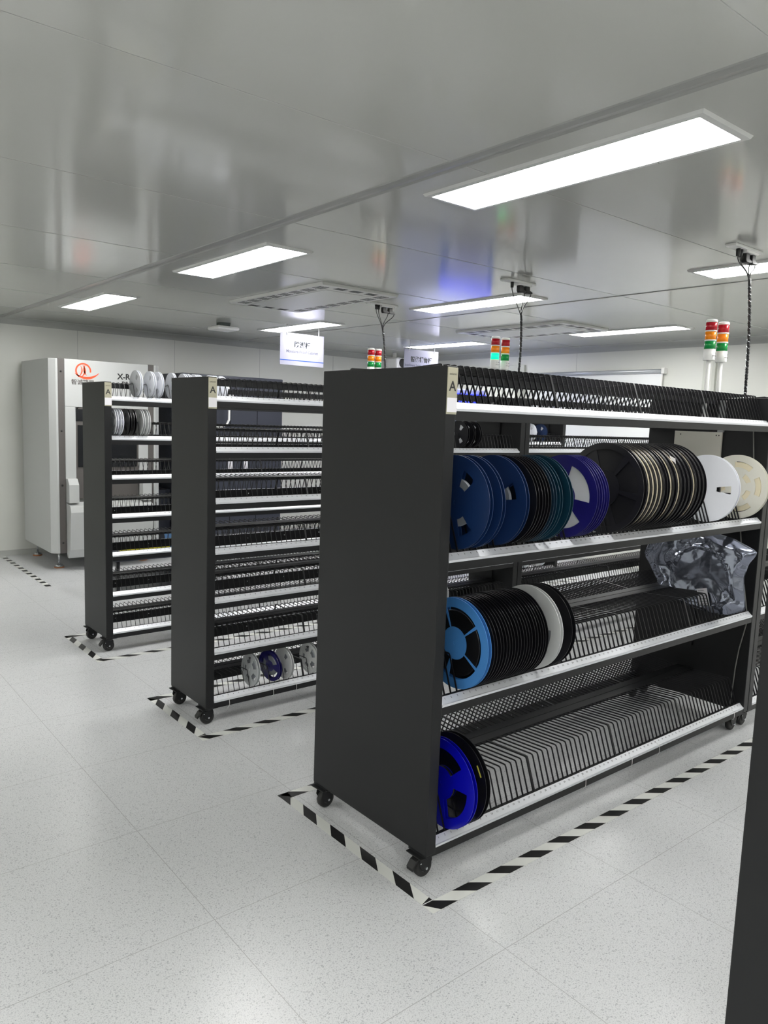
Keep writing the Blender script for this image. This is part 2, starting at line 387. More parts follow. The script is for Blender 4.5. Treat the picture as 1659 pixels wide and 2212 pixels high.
# caster
def make_caster():
    e = None
    body = MB()
    body.box((-.045, -.040, .088), (.045, .040, .0925), M_BLACK)       # top plate
    body.lathe([(.028, .088), (.030, .080), (.024, .074), (.010, .074)], M_BLACK, ID3, 20)
    for s_ in (-1, 1):
        pr = [(-.030, .078), (.026, .078), (.030, .060), (.016, .026), (-.004, .022), (-.020, .034), (-.034, .060)]
        body.prism(pr, s_*.0175, s_*.0205, M_BLACK, lambda a, b, t: (a, t, b))
    wh = MB(); wh.lathe([(.016, -.0135), (.030, -.0145), (.0365, -.011), (.0375, 0), (.0365, .011), (.030, .0145), (.016, .0135)], M_RUBBER, lambda x, y, h: (x, h, y+.0375), 28)
    wh.lathe([(.014, -.0165), (.018, -.0145), (.018, .0145), (.014, .0165)], mat('grey_hub', rgb(70, 70, 70), .5), lambda x, y, h: (x, h, y+.0375), 20)
    bo = MB(); bo.lathe([(.0055, -.026), (.0065, -.0205), (.0065, .0205), (.0055, .026)], M_STEEL, lambda x, y, h: (x, h, y+.0375), 6, False)
    br = MB(); br.prism([(-.030, .080), (-.045, .074), (-.062, .052), (-.060, .040), (-.048, .052), (-.038, .064), (-.024, .070)], -.016, .016, M_RUBBER, lambda a, b, t: (a, t, b))
    for s_ in (-1, 1):
        br.lathe([(.003, .0), (.003, .003)], M_STEEL, lambda x, y, h, s_=s_: (x-.026, s_*(.0205+h), y+.062), 8)
    return body.mesh('caster_fork'), wh.mesh('wheel'), bo.mesh('axle_bolt'), br.mesh('brake_pedal')
CM = make_caster()
CMB = MB(); CMB.box((-.028, -.046, .0925), (.085, .046, .0995), M_BLACK)
CPLATE = CMB.mesh('mounting_plate')
def caster(root, x, y, rz, brake):
    c = obj('caster', CM[0], root, .0015); c.location = (x, y, 0); c.rotation_euler = (0, 0, rz)
    obj('wheel', CM[1], c); obj('axle_bolt', CM[2], c)
    if brake: obj('brake_pedal', CM[3], c, .002)
def id_plate(root, W):
    m_ = MB(); x0, x1 = .001, EP-.001; y = -W/2; z1 = 1.798
    m_.box((x0, y-.0035, z1-.152), (x1, y, z1), M_PLATE)
    m_.box((x0, y-.0045, z1-.145), (x1, y-.0034, z1-.098), M_STICK)
    stamp(m_, text_mesh('A', .046, .0008), face_T((EP/2, y-.0040, z1-.062), (1, 0, 0), (0, 0, 1)), M_DARKINK)
    stamp(m_, text_mesh('swismic', .0105), face_T((EP/2, y-.0040, z1-.021), (1, 0, 0), (0, 0, 1)), M_DARKINK)
    m_.build('name_plate', root, .001)['label'] = 'champagne metal plate with a black letter A'
RM = {'B': rack_meshes(BIG, 'B'), 'S': rack_meshes(SML, 'S')}
def make_rack(kind, x, yc, label, rods=100, plate=True, group='double-sided reel racks', ties=(), keep=None):
    P = BIG if kind == 'B' else SML; R = RM[kind]; W = P['W']
    rx, ry = rack_xy(x, yc)
    t = thing('reel_rack', (rx, ry, 0), label, 'rack', group, RY)
    obj('end_panel', R['panel'], t, .003)
    e = obj('end_panel', R['panel'], t, .003); e.location = (RL-EP, 0, 0)
    obj('centre_upright', R['upright'], t)
    u_ = obj('centre_upright', R['upright'], t); u_.location = (RL-2*EP-.012, 0, 0)
    cand = []
    for li, z in enumerate(P['lv']):
        for s_ in (1, -1):
            rl_ = obj('front_rail', R['rail'], t); st = obj('label_strip', R['strip'], rl_)
            rl_.location = (0 if s_ == 1 else RL, 0, z); rl_.rotation_euler = (0, 0, 0 if s_ == 1 else PI)
            for k_, (rx_, th) in enumerate(RODX): cand.append((s_, li, k_, rx_, th, z))
        b = obj('centre_beam', R['topbeam' if z > 1.6 else 'beam'], t); b.location = (0, 0, z)
    # the rods that show largest stay single parts, the rest is one part
    if keep is None: keep = []
    ind = [c for c in cand if c[0] == 1 and (c[1], c[2]) in keep][:rods]
    idset = set((c[0], c[1], c[2]) for c in ind)
    for s_, li, k_, rx_, th, z in ind:
        o = obj('divider_rod', R['thick' if th else 'rod'], t); o.location = (rx_, 0, z)
    rest = MB()
    for s_, li, k_, rx_, th, z in cand:
        if (s_, li, k_) in idset: continue
        src = R['thickmb' if th else 'rodmb']
        if s_ == 1: vs = [(v[0]+rx_, v[1], v[2]+z) for v in src.v]
        else: vs = [(RL-(v[0]+rx_), -v[1], v[2]+z) for v in src.v]
        rest.add(vs, src.f, M_RODS)
    ro = rest.build('divider_rod', t); ro['kind'] = 'stuff'
    for cx in (.030, RL-.085 if kind == 'B' else RL-.06):
        for s_ in (-1, 1):
            near = s_ == -1
            caster(t, cx, s_*(W/2-.048), 0 if near else PI*.02, near if cx < 1 else not near)
            p_ = obj('mounting_plate', CPLATE, t); p_.location = (cx, s_*(W/2-.048), 0); p_.rotation_euler = (0, 0, 0 if cx < 1 else PI)
    if plate: id_plate(t, W)
    for tx, ln in ties:
        m_ = MB(); z = P['lv'][0]; y = -W/2
        m_.tube([(tx, y+.028, z+.030), (tx+.001, y+.010, z+.016), (tx+.003, y-.004, z+.004), (tx+.006, y-.003, z-.02), (tx+.004, y-.001, z-.033), (tx+.0, y+.010, z-.034-ln)], .0012, M_WHITEP, 6)
        m_.build('cable_tie', t)
    return t
K3 = [(0, k_) for k_ in range(0, 73)]+[(1, k_) for k_ in range(0, 6)]+[(1, k_) for k_ in range(24, 50)]
K2 = [(0, k_) for k_ in range(0, 24)]+[(1, k_) for k_ in range(0, 24)]+[(2, k_) for k_ in range(0, 23)]+[(5, k_) for k_ in range(0, 23)]+[(6, k_) for k_ in range(0, 10)]
K1 = [(l_, k_) for l_ in (0, 1, 2, 3, 4, 5) for k_ in range(0, 16)]
C3, C2, C1, C4 = 2.16, 3.700, 5.197, .530
make_rack('B', 1.745, C3, 'black four-tier reel rack nearest in view, holding the big blue and black reels', keep=K3, ties=[(.92, .012), (1.27, .0), (1.50, .02), (2.24, .0)])
make_rack('B', 4.150, C3, 'black reel rack at the right edge, end to end behind the nearest one', plate=False)
make_rack('S', 1.735, C2, 'black seven-tier reel rack in the middle, with small reels on its bottom tier', keep=K2, ties=[(.13, .015), (.40, .005), (.55, .005)])
make_rack('S', 4.140, C2, 'black reel rack end to end behind the middle one, in view through the nearest', plate=False)
make_rack('S', 1.752, C1, 'black seven-tier reel rack farthest left, with white reels on its top tier', keep=K1)
make_rack('S', 4.157, C1, 'black reel rack end to end behind the farthest left one', plate=False)
make_rack('S', 1.745, C4, 'black rack whose plain end panel fills the lower right edge', keep=[])

# ------------------------------------------------------------------ reels
def plastic(name, c, rough=.38, **k_): return mat('reel_'+name, c, rough, **k_)
RC = dict(light=plastic('light_blue', rgb(68, 130, 196)), royal=plastic('royal_blue', rgb(6, 8, 172), .3), steel=plastic('steel_blue', rgb(16, 42, 84)),
          teal=plastic('teal', rgb(12, 52, 70)), indigo=plastic('indigo', rgb(18, 14, 92)), black=plastic('black', (.006, .006, .008, 1), .3),
          white=plastic('white', rgb(232, 234, 240), .35), pearl=plastic('pearl', rgb(214, 216, 216), .4), cream=plastic('cream', rgb(222, 220, 208), .4),
          navy=plastic('navy', rgb(24, 20, 92), .25), clear=plastic('clear_grey', rgb(200, 204, 206), .35), slate=plastic('slate', rgb(24, 48, 66), .35))
TAPES = dict(black=mat('carrier_tape_black', (.004, .004, .005, 1), .35), white=mat('carrier_tape_white', rgb(200, 202, 206), .4), cream=mat('cover_tape_cream', rgb(226, 216, 186), .6), grey=mat('carrier_tape_grey', rgb(120, 124, 130), .4))
def flange(r, holes, m, th=.0016, rin=.0065, seg=72, rim=True):
    """disc in the yz plane, centred, thickness along x; holes: (r0, r1, a0, a1) degrees"""
    rad = sorted(set([rin, r-.003, r]+[h[0] for h in holes]+[h[1] for h in holes]))
    rr = []
    for a, b in zip(rad[:-1], rad[1:]):
        k_ = max(1, int((b-a)/.03)); rr += [a+(b-a)*i/k_ for i in range(k_)]
    rr.append(r); nr = len(rr)
    def cut(rm, ang):
        for h in holes:
            if h[0] < rm < h[1]:
                # trapezoid: straight sided windows
                c_ = (h[2]+h[3])/2; hw = (h[3]-h[2])/2
                d = (ang-c_+180) % 360-180
                if abs(d) < hw: return True
        return False
    keep = [[not cut((rr[i]+rr[i+1])/2, (j+.5)*360/seg) for j in range(seg)] for i in range(nr-1)]
    vs = []; fs = []
    for side in (0, 1):
        for i in range(nr):
            hh = th*(1.35 if rim and rr[i] >= r-.0031 else 1)
            for j in range(seg):
                a = 2*PI*j/seg; vs.append(((hh/2 if side else -hh/2), rr[i]*math.cos(a), rr[i]*math.sin(a)))
    ix = lambda s_, i, j: s_*nr*seg+i*seg+j % seg
    for i in range(nr-1):
        for j in range(seg):
            if not keep[i][j]: continue
            fs.append((ix(0, i, j), ix(0, i, j+1), ix(0, i+1, j+1), ix(0, i+1, j))); fs.append((ix(1, i, j), ix(1, i+1, j), ix(1, i+1, j+1), ix(1, i, j+1)))
            if i == 0 or not keep[i-1][j]: fs.append((ix(0, i, j), ix(1, i, j), ix(1, i, j+1), ix(0, i, j+1)))
            if i == nr-2 or not keep[i+1][j]: fs.append((ix(0, i+1, j), ix(0, i+1, j+1), ix(1, i+1, j+1), ix(1, i+1, j)))
            if not keep[i][(j-1) % seg]: fs.append((ix(0, i, j), ix(0, i+1, j), ix(1, i+1, j), ix(1, i, j)))
            if not keep[i][(j+1) % seg]: fs.append((ix(0, i, j+1), ix(1, i, j+1), ix(1, i+1, j+1), ix(0, i+1, j+1)))
    b = MB(); b.add(vs, fs, m); return b
def spokes(n_, r0, r1, frac, off=0): return [(r0, r1, off+i*360/n_-180/n_*frac, off+i*360/n_+180/n_*frac) for i in range(n_)]
RCACHE = {}
def reel_parts(key, r, col, tape, width, holes, tr, hub):
    if key in RCACHE: return RCACHE[key]
    fl = flange(r, holes, RC[col]).mesh('flange')
    h = MB(); h.lathe([(.0068, -width/2), (hub*.55, -width/2), (hub, -width/2+.001), (hub, width/2-.001), (hub*.55, width/2), (.0068, width/2)], RC[col], lambda x, y, z: (z, x, y), 40)
    t_ = MB(); w2 = width/2-.0012
    prof = [(hub+.0005, -w2)]; nw = max(4, int((tr-hub)/.004))
    for i in range(nw):
        ra = hub+.0005+(tr-hub)*(i+.0)/nw; rb = hub+(tr-hub)*(i+1)/nw
        prof += [(ra+.0006, -w2+.0009), (rb-.0006, -w2)]
    prof += [(tr, -w2+.0008), (tr, w2)]
    prof += [(hub+.0005, w2)]
    vs = []; n_ = 56; fs = []
    for rr_, hh in prof:
        for k_ in range(n_): a = 2*PI*k_/n_; vs.append((hh, rr_*math.cos(a), rr_*math.sin(a)))
    for i in range(len(prof)-1):
        for k_ in range(n_): fs.append((i*n_+k_, i*n_+(k_+1) % n_, (i+1)*n_+(k_+1) % n_, (i+1)*n_+k_))
    t_.add(vs, fs, TAPES[tape], True)
    RCACHE[key] = (fl, h.mesh('hub'), t_.mesh('carrier_tape')); return RCACHE[key]
HOLES = {'five': lambda r: spokes(5, r*.36, r*.79, .92, 18), 'three': lambda r: spokes(3, r*.36, r*.74, .42, 40), 'six': lambda r: spokes(6, r*.40, r*.86, .84, 30),
         'one': lambda r: spokes(3, r*.36, r*.72, .24, 0), 'wedge': lambda r: [(r*.34, r*.78, -11, 11)], 'small': lambda r: spokes(5, r*.40, r*.80, .62, 0), 'open': lambda r: spokes(3, r*.36, r*.78, .66, 0), 'slots': lambda r: spokes(5, r*.62, r*.80, .60, 10)+spokes(5, r*.34, r*.50, .5, 46)}
def snap(x, base, tol):
    best = min((base+slot_x(n_) for n_ in range(1, 73)), key=lambda q: abs(q-x))
    return best+max(-tol, min(tol, x-best))
def make_reel(name, wx, wy, wz, r, col, tape, width, hol, tr, hub, label, cat='reel', group=None, rot=0, lean=0, spin=0):
    key = (r, col, tape, width, hol, tr, hub)
    fl, hb, tp = reel_parts(key, r, col, tape, width, HOLES[hol](r), tr, hub)
    base = 1.745 if r > .1 else ((1.735 if wx < 4.14 else 4.140) if wy < 4.5 else (1.752 if wx < 4.157 else 4.157))
    wx = snap(wx, base, max(0, .0137-width/2-.0028))
    X, Y = rack_xy(wx, wy)
    t = thing(name, (X, Y, wz), label, cat, group)
    t.rotation_euler = Matrix.Rotation(RY+rot, 3, 'Z').to_4x4().to_3x3().to_euler() if not (lean or spin) else (Matrix.Rotation(RY+rot, 3, 'Z') @ Matrix.Rotation(lean, 3, 'Y') @ Matrix.Rotation(spin, 3, 'X')).to_euler()
    a = obj('flange', fl, t); a.location = (-width/2-.0008, 0, 0)
    b = obj('flange', fl, t); b.location = (width/2+.0008, 0, 0)
    obj('hub', hb, t); obj('carrier_tape', tp, t)
    return t
def seat13(lvl, r=.165): return BIG['lv'][lvl]+.030+r-.0+(-.002)
def ry13(r=.165): return C3-.35+.070 if r < .17 else C3-.35+.068
ORD = ['first', 'second', 'third', 'fourth', 'fifth', 'sixth', 'seventh', 'eighth', 'ninth', 'tenth', 'eleventh', 'twelfth', 'thirteenth', 'fourteenth', 'fifteenth', 'sixteenth']
# tier 3 of the near rack
z3 = .636+.196; yy = 1.88
make_reel('component_reel', 1.925, yy, z3, .165, 'light', 'black', .014, 'five', .120, .052, 'light blue spoked component reel at the front of the nearest rack, third tier', spin=.25)
for i in range(10):
    make_reel('component_reel', 1.948+i*.0311, yy+rnd.uniform(-.002, .002), z3+rnd.uniform(-.002, .002), .165, 'black', 'black', .0135, 'three', .150, .052,
        'black component reel, %s behind the light blue one' % ORD[i], group='black reels behind the light blue reel', spin=rnd.uniform(0, 6))
make_reel('component_reel', 2.304, yy, z3+.001, .165, 'pearl', 'grey', .014, 'one', .130, .052, 'pearl white component reel between black ones on the third tier', spin=1.2)
make_reel('component_reel', 2.390, yy+.002, z3, .165, 'black', 'black', .020, 'three', .150, .052, 'last black component reel of the third tier, beyond the pearl white one', spin=.3)
# bottom tier
z4 = .121+.196
make_reel('component_reel', 1.868, 1.874, z4, .165, 'royal', 'black', .014, 'open', .060, .050, 'vivid royal blue component reel on the bottom tier of the nearest rack', spin=math.radians(98))
rb = make_reel('component_reel', 1.942, 1.877, z4+.001, .167, 'black', 'black', .018, 'three', .145, .052, 'black component reel with a yellow mark behind the royal blue one', spin=2.0)
m_ = MB(); T_ = Matrix.Rotation(math.radians(150-114.6), 4, 'X'); m_.box((-.0125, .144, -.020), (-.0106, .149, .022), mat('yellow_mark', rgb(214, 206, 80), .5), T_); o = m_.build('sticker', rb); o['label'] = 'small yellow sticker strip'
# second tier
z2 = 1.147+.196
seq = [(1.886, 'steel', 'steel blue component reel at the front of the second tier', 'one'), (1.954, 'steel', 'steel blue component reel, second in its row on the second tier', 'three'),
       (2.082, 'steel', 'steel blue component reel right before the three slim black ones', 'one'),
       (2.127, 'black', 'slim black component reel right behind the third steel blue one', 'three'), (2.160, 'black', 'middle one of the slim black reels on the second tier', 'three'), (2.192, 'black', 'slim black component reel right before the teal ones', 'three'),
       (2.224, 'slate', 'slate teal component reel with a white sticker, behind the slim black ones', 'three'), (2.268, 'teal', 'middle one of the teal component reels', 'three'), (2.325, 'teal', 'teal component reel right before the indigo ones', 'three')]
for i, (x, c, lb, ho) in enumerate(seq): make_reel('component_reel', x, yy, z2, .165, c, 'grey' if ho == 'one' else 'black', .014, ho, .085 if ho == 'one' else .14, .052, lb, spin=math.radians({0: 122, 2: 158}.get(i, 40)), group='blue and teal reels on the second tier')
for i, x in enumerate((2.492, 2.523, 2.556)):
    make_reel('component_reel', x, yy, z2, .165, 'indigo', 'white', .013, 'open', .148, .052, ['indigo component reel with grey tape facing the camera', 'middle indigo component reel of three, edge on', 'indigo component reel touching the big black spoked ones'][i], group='indigo reels on the second tier', spin=math.radians(146))
for i in range(16):
    make_reel('large_component_reel', 2.776+i*.0311, 1.877, 1.147+.222, .19, 'black', 'cream' if i in (1, 2, 3, 4, 6, 8, 12) else 'black', .022, 'six', .184 if i in (1, 2, 3, 4, 6, 8, 12) else .176, .055,
        'big black spoked component reel, %s behind the indigo ones' % ORD[i] if i else 'big black spoked component reel, frontmost of its row', group='big black reels on the second tier', spin=.15+i*.4)
make_reel('component_reel', 3.622, 1.880, z2-.002, .165, 'white', 'black', .016, 'wedge', .07, .05, 'white component reel with a wedge window, right of the big black ones', spin=math.radians(180))
make_reel('component_reel', 3.925, 1.880, z2-.003, .165, 'cream', 'cream', .020, 'slots', .128, .05, 'translucent cream component reel at the right end of the second tier', spin=.4)

# torn paper label sticking out of the big reels
m_ = MB(); m_.add([(0, 0, 0), (.0, .028, .012), (.012, .012, -.045), (.006, .0, -.02), (.001, 0, 0), (.001, .028, .012), (.013, .012, -.045), (.007, 0, -.02)], [(0, 1, 2, 3), (7, 6, 5, 4), (0, 4, 5, 1), (1, 5, 6, 2), (2, 6, 7, 3), (3, 7, 4, 0)], M_STICK)
o = m_.build('torn_label', loc=(3.02, 1.735, 1.50)); tag(o, 'torn white paper label sticking up among the big black reels', 'label')

# seven inch reels
def seat7(lv): return SML['lv'][lv]+.030+.0885
def small(x, yc, lv, col, hol, label, group=None, lean=0, rot=0, tape='grey', tr=.055, width=.0125, dy=.062, spin=0):
    return make_reel('small_component_reel', x, yc-.215+dy, seat7(lv), .0885, col, tape, width, hol, tr, .03, label, group=group, lean=lean, rot=rot, spin=spin)
small(2.035, C2, 0, 'clear', 'small', 'clear grey small reel with a label on the bottom tier of the middle rack', rot=.02, lean=.05)
b_ = small(2.165, C2, 0, 'navy', 'open', 'small navy reel standing askew on the bottom tier of the middle rack', rot=.16, lean=-.1)
small(2.245, C2, 0, 'pearl', 'one', 'small white reel right of the navy one on the bottom tier', rot=.05)
small(2.425, C2, 0, 'pearl', 'small', 'small white reel half hidden by the nearest rack end panel', rot=.02)
for i, x in enumerate((1.995, 2.088, 2.135, 2.235, 2.310, 2.350, 2.400, 2.440, 2.52, 2.56, 2.61)):
    small(x, C1, 6, 'white', 'one', 'small white reel, %s on the top tier of the farthest left rack' % ORD[i], group='white reels on the top tier', rot=rnd.uniform(-.02, .1), tape='white', tr=.07)
for i, (x, c) in enumerate(((1.835, 'white'), (1.870, 'white'), (1.905, 'black'), (1.952, 'black'), (2.000, 'pearl'), (2.046, 'pearl'))):
    small(x, C1, 5, c, 'open' if i < 2 else 'one', ['white spoked small reel next to the farthest left end panel', 'white spoked small reel right before the black ones', 'black small reel right behind the white spoked ones', 'black small reel right before the pearl ones', 'pearl small reel right behind the black ones', 'pearl small reel at the right end of the second tier row'][i], group='small reels on the second tier of the farthest left rack', tape='white' if c != 'black' else 'black', tr=.06, rot=rnd.uniform(-.06, .02))
# reels on the racks farther back, showing between the tiers
k_ = 0
def far_row(xs, yc, lv, cols, what):
    for i, x in enumerate(xs):
        small(x, yc, lv, cols[i % len(cols)], 'one', '%s small reel, %s on %s' % ({'white': 'white', 'pearl': 'off-white', 'steel': 'blue', 'black': 'black', 'indigo': 'indigo', 'clear': 'clear grey'}[cols[i % len(cols)]], ORD[i % 16], what), group='small reels in '+what, tape='white', tr=.06, rot=rnd.uniform(-.15, .1))
far_row([5.62, 5.70, 5.78, 5.95, 6.05, 6.22], C1, 5, ['white', 'pearl', 'pearl', 'white', 'white', 'steel'], 'tier two behind the far left rack')
far_row([5.55, 5.75, 5.82, 5.98, 6.05, 6.25, 6.32], C1, 0, ['white', 'white', 'pearl'], 'the bottom tier behind the far left rack')
far_row([3.05, 3.13, 3.22, 3.55, 3.6, 3.66], C2, 5, ['steel', 'white', 'black', 'black', 'black', 'black'], 'tier two of the middle rack')
far_row([4.25, 4.31, 4.37, 4.43, 4.5, 4.58, 4.66, 4.72, 4.8], C2, 4, ['pearl', 'white', 'clear', 'white', 'steel', 'pearl', 'white', 'clear'], 'tier three behind the middle rack')
far_row([3.2, 3.27, 3.35, 3.44], C2, 1, ['white', 'pearl'], 'tier six of the middle rack')

# ------------------------------------------------------------------ antistatic bag on the third tier
def make_bag():
    import mathutils
    nz = mathutils.noise
    out = [(2.30, .93), (2.275, 1.00), (2.235, 1.055), (2.14, 1.10), (2.02, 1.12), (1.91, 1.115), (1.88, 1.10), (1.80, 1.085), (1.70, 1.045), (1.68, 1.03), (1.72, .97), (1.735, .90), (1.725, .80), (1.715, .735), (1.80, .690), (1.90, .680), (2.00, .690), (2.12, .715), (2.20, .745), (2.21, .80), (2.25, .86)]
    C_ = Vector((1.95, .90)); n_ = 120; rings = 34
    def edge(a):
        d = Vector((math.cos(a), math.sin(a))); best = .1
        for i in range(len(out)):
            p_, q_ = Vector(out[i]), Vector(out[(i+1) % len(out)]); e = q_-p_
            den = d.x*(-e.y)+e.x*d.y
            if abs(den) < 1e-9: continue
            w_ = p_-C_; t_ = (w_.x*(-e.y)+e.x*w_.y)/den; s_ = (d.x*w_.y-d.y*w_.x)/den
            if t_ > 0 and -1e-6 <= s_ <= 1+1e-6: best = max(best, t_)
        return best
    vs = []; fs = []
    E_ = [edge(2*PI*j/n_) for j in range(n_)]
    for side in (-1, 1):
        for i in range(rings+1):
            f = i/rings
            for j in range(n_):
                a = 2*PI*j/n_; y = C_.x+math.cos(a)*E_[j]*f; z = C_.y+math.sin(a)*E_[j]*f
                rr = math.hypot(y-1.95, z-.87)
                h = .030*max(0, min(1, (1-f)*5))
                if rr < .165: h += .006
                cr = 0
                for o_, am in ((3.5, .036), (8, .019), (17, .006)):
                    q = nz.noise(Vector((y*o_, z*o_, side*7.3+o_))); cr += (abs(q)-.2)*am
                h += cr*(1.5 if rr > .15 else .55)*min(1, (1-f)*8+.12)
                vs.append((side*h, y, z))
    ix = lambda s_, i, j: s_*(rings+1)*n_+i*n_+j % n_
    for s_ in (0, 1):
        for i in range(rings):
            for j in range(n_):
                q = (ix(s_, i, j), ix(s_, i, j+1), ix(s_, i+1, j+1), ix(s_, i+1, j)); fs.append(q if s_ == 0 else q[::-1])
    for j in range(n_): fs.append((ix(0, rings, j), ix(0, rings, j+1), ix(1, rings, j+1), ix(1, rings, j)))
    m = mat('antistatic_film', rgb(146, 151, 166), .14, metal=.85)
    noise_bump(m, 11, .35, .014)
    b = MB(); b.add(vs, fs, m, True)
    X, Y = rack_xy(3.80, 0)
    t = thing('antistatic_bag', (X, Y+0, 0), 'crumpled silver antistatic bag at the right end of the third tier', 'bag', rz=RY)
    b.build('bag_film', t)
    l_ = MB(); T = face_T((-.046, 1.915, .765), (0, -1, .28), (0, .28, 1)); l_.box((-.028, -.048, 0), (.028, .048, .001), M_STICK, T)
    for i in range(6): l_.box((-.022, .036-i*.014, .001), (.010+.002*i, .038-i*.014, .0013), M_INK, T)
    l_.build('sticker', t)
make_bag()

# ------------------------------------------------------------------ white steel plate and strut on the inside of the near rack far panel
X, Y = rack_xy(4.096, 0)
m_ = MB(); m_.box((-.012, 2.058, 1.24), (-.001, 2.337, 1.618), mat('cream_plate', rgb(196, 194, 184), .35))
for y, z in ((2.30, 1.60), (2.075, 1.60), (2.09, 1.60), (2.30, 1.27)): m_.lathe([(.004, 0), (.004, -.002)], M_DARKINK, lambda a, b, h, y=y, z=z: (-.012+h, y+a, z+b), 8)
o = m_.build('mounting_plate', loc=(X, Y, 0), bevel=.001); o.rotation_euler = (0, 0, RY); tag(o, 'cream steel plate screwed inside the nearest rack, above the white reel', 'plate')
m_ = MB(); m_.box((-.016, 2.052, 1.618), (-.001, 2.085, 1.79), mat('grey_strut', rgb(150, 152, 152), .4, metal=.5))
o = m_.build('bracket', loc=(X, Y, 0), bevel=.001); o.rotation_euler = (0, 0, RY); tag(o, 'thin grey bracket above the cream plate behind the divider rods', 'bracket')
m_ = MB(); m_.tube([(-.006, 1.893, 1.64), (-.006, 1.875, 1.46), (-.006, 1.872, 1.31), (-.008, 1.92, 1.16), (-.006, 1.885, .90), (-.006, 1.83, .62), (-.008, 1.86, .45), (-.006, 1.872, .34), (-.006, 1.88, .13)], .003, mat('grey_cable', rgb(120, 120, 116), .5), 6)
o = m_.build('cable', loc=(X, Y, 0)); o.rotation_euler = (0, 0, RY); tag(o, 'thin grey cable running down inside the nearest rack far panel', 'cable')

# ------------------------------------------------------------------ tower lights
M_TR = mat('lens_red', rgb(176, 10, 32), .25); M_TO = mat('lens_orange', rgb(250, 142, 10), .25); M_TG = mat('lens_green', rgb(0, 140, 62), .25)
M_TGL = mat('lens_green_lit', rgb(0, 200, 120), .3, emit=(0, 1, .35, 1), es=1.6)
M_CLEAR = mat('clear_tube', rgb(225, 228, 230), .1, alpha=.45)
def tower(x, y, lit, label, group):
    X, Y = rack_xy(x, y); t = thing('tower_light', (X, Y, 1.66), label, 'tower light', group)
    b = MB(); r = .030
    b.lathe([(r*.93, .345), (r, .348), (r, .405)], M_WHITEP, ID3, 28)
    stamp(b, text_mesh('⚠ 24V', .012), face_T((-.0, -r-.0006, .385), (1, 0, 0), (0, 0, 1)), M_DARKINK)
    b.box((-.017, -r-.0008, .368), (.017, -r+.002, .370), M_DARKINK)
    b.build('body', t)
    z = .405
    for nm, m in (('green_lens', M_TGL if lit else M_TG), ('orange_lens', M_TO), ('red_lens', M_TR)):
        b = MB(); b.lathe([(r*.965, z), (r*.965, z+.043)], m, ID3, 28); b.build(nm, t)
        b = MB(); b.lathe([(r, z+.043), (r, z+.050)], M_WHITEP, ID3, 28); b.build('collar', t); z += .050
    b = MB(); b.lathe([(r, z), (r*.98, z+.005), (r*.85, z+.008)], M_WHITEP, ID3, 28); b.build('cap', t)
    b = MB(); b.lathe([(.0115, .02), (.0115, .345)], M_WHITEP, ID3, 16); b.build('pole', t)
    b = MB(); b.lathe([(.030, 0), (.030, .006), (.016, .012), (.016, .026)], M_WHITEP, ID3, 20); b.build('base', t)
tower(4.045, C3-.01, False, 'left tower light of the pair nearest the right edge', 'tower lights on the nearest rack')
tower(4.178, C3-.01, False, 'right tower light of the pair nearest the right edge', 'tower lights on the nearest rack')
tower(4.020, C2, True, 'tower light with its green lamp lit, left of its pair', 'tower lights on the middle rack')
tower(4.125, C2, False, 'unlit tower light right of the one lit green', 'tower lights on the middle rack')
tower(4.100, C1, False, 'left tower light of the far pair behind the nearest end panel', 'tower lights on the farthest left rack')
tower(4.178, C1, False, 'right tower light of the far pair, behind the dangling cables', 'tower lights on the farthest left rack')

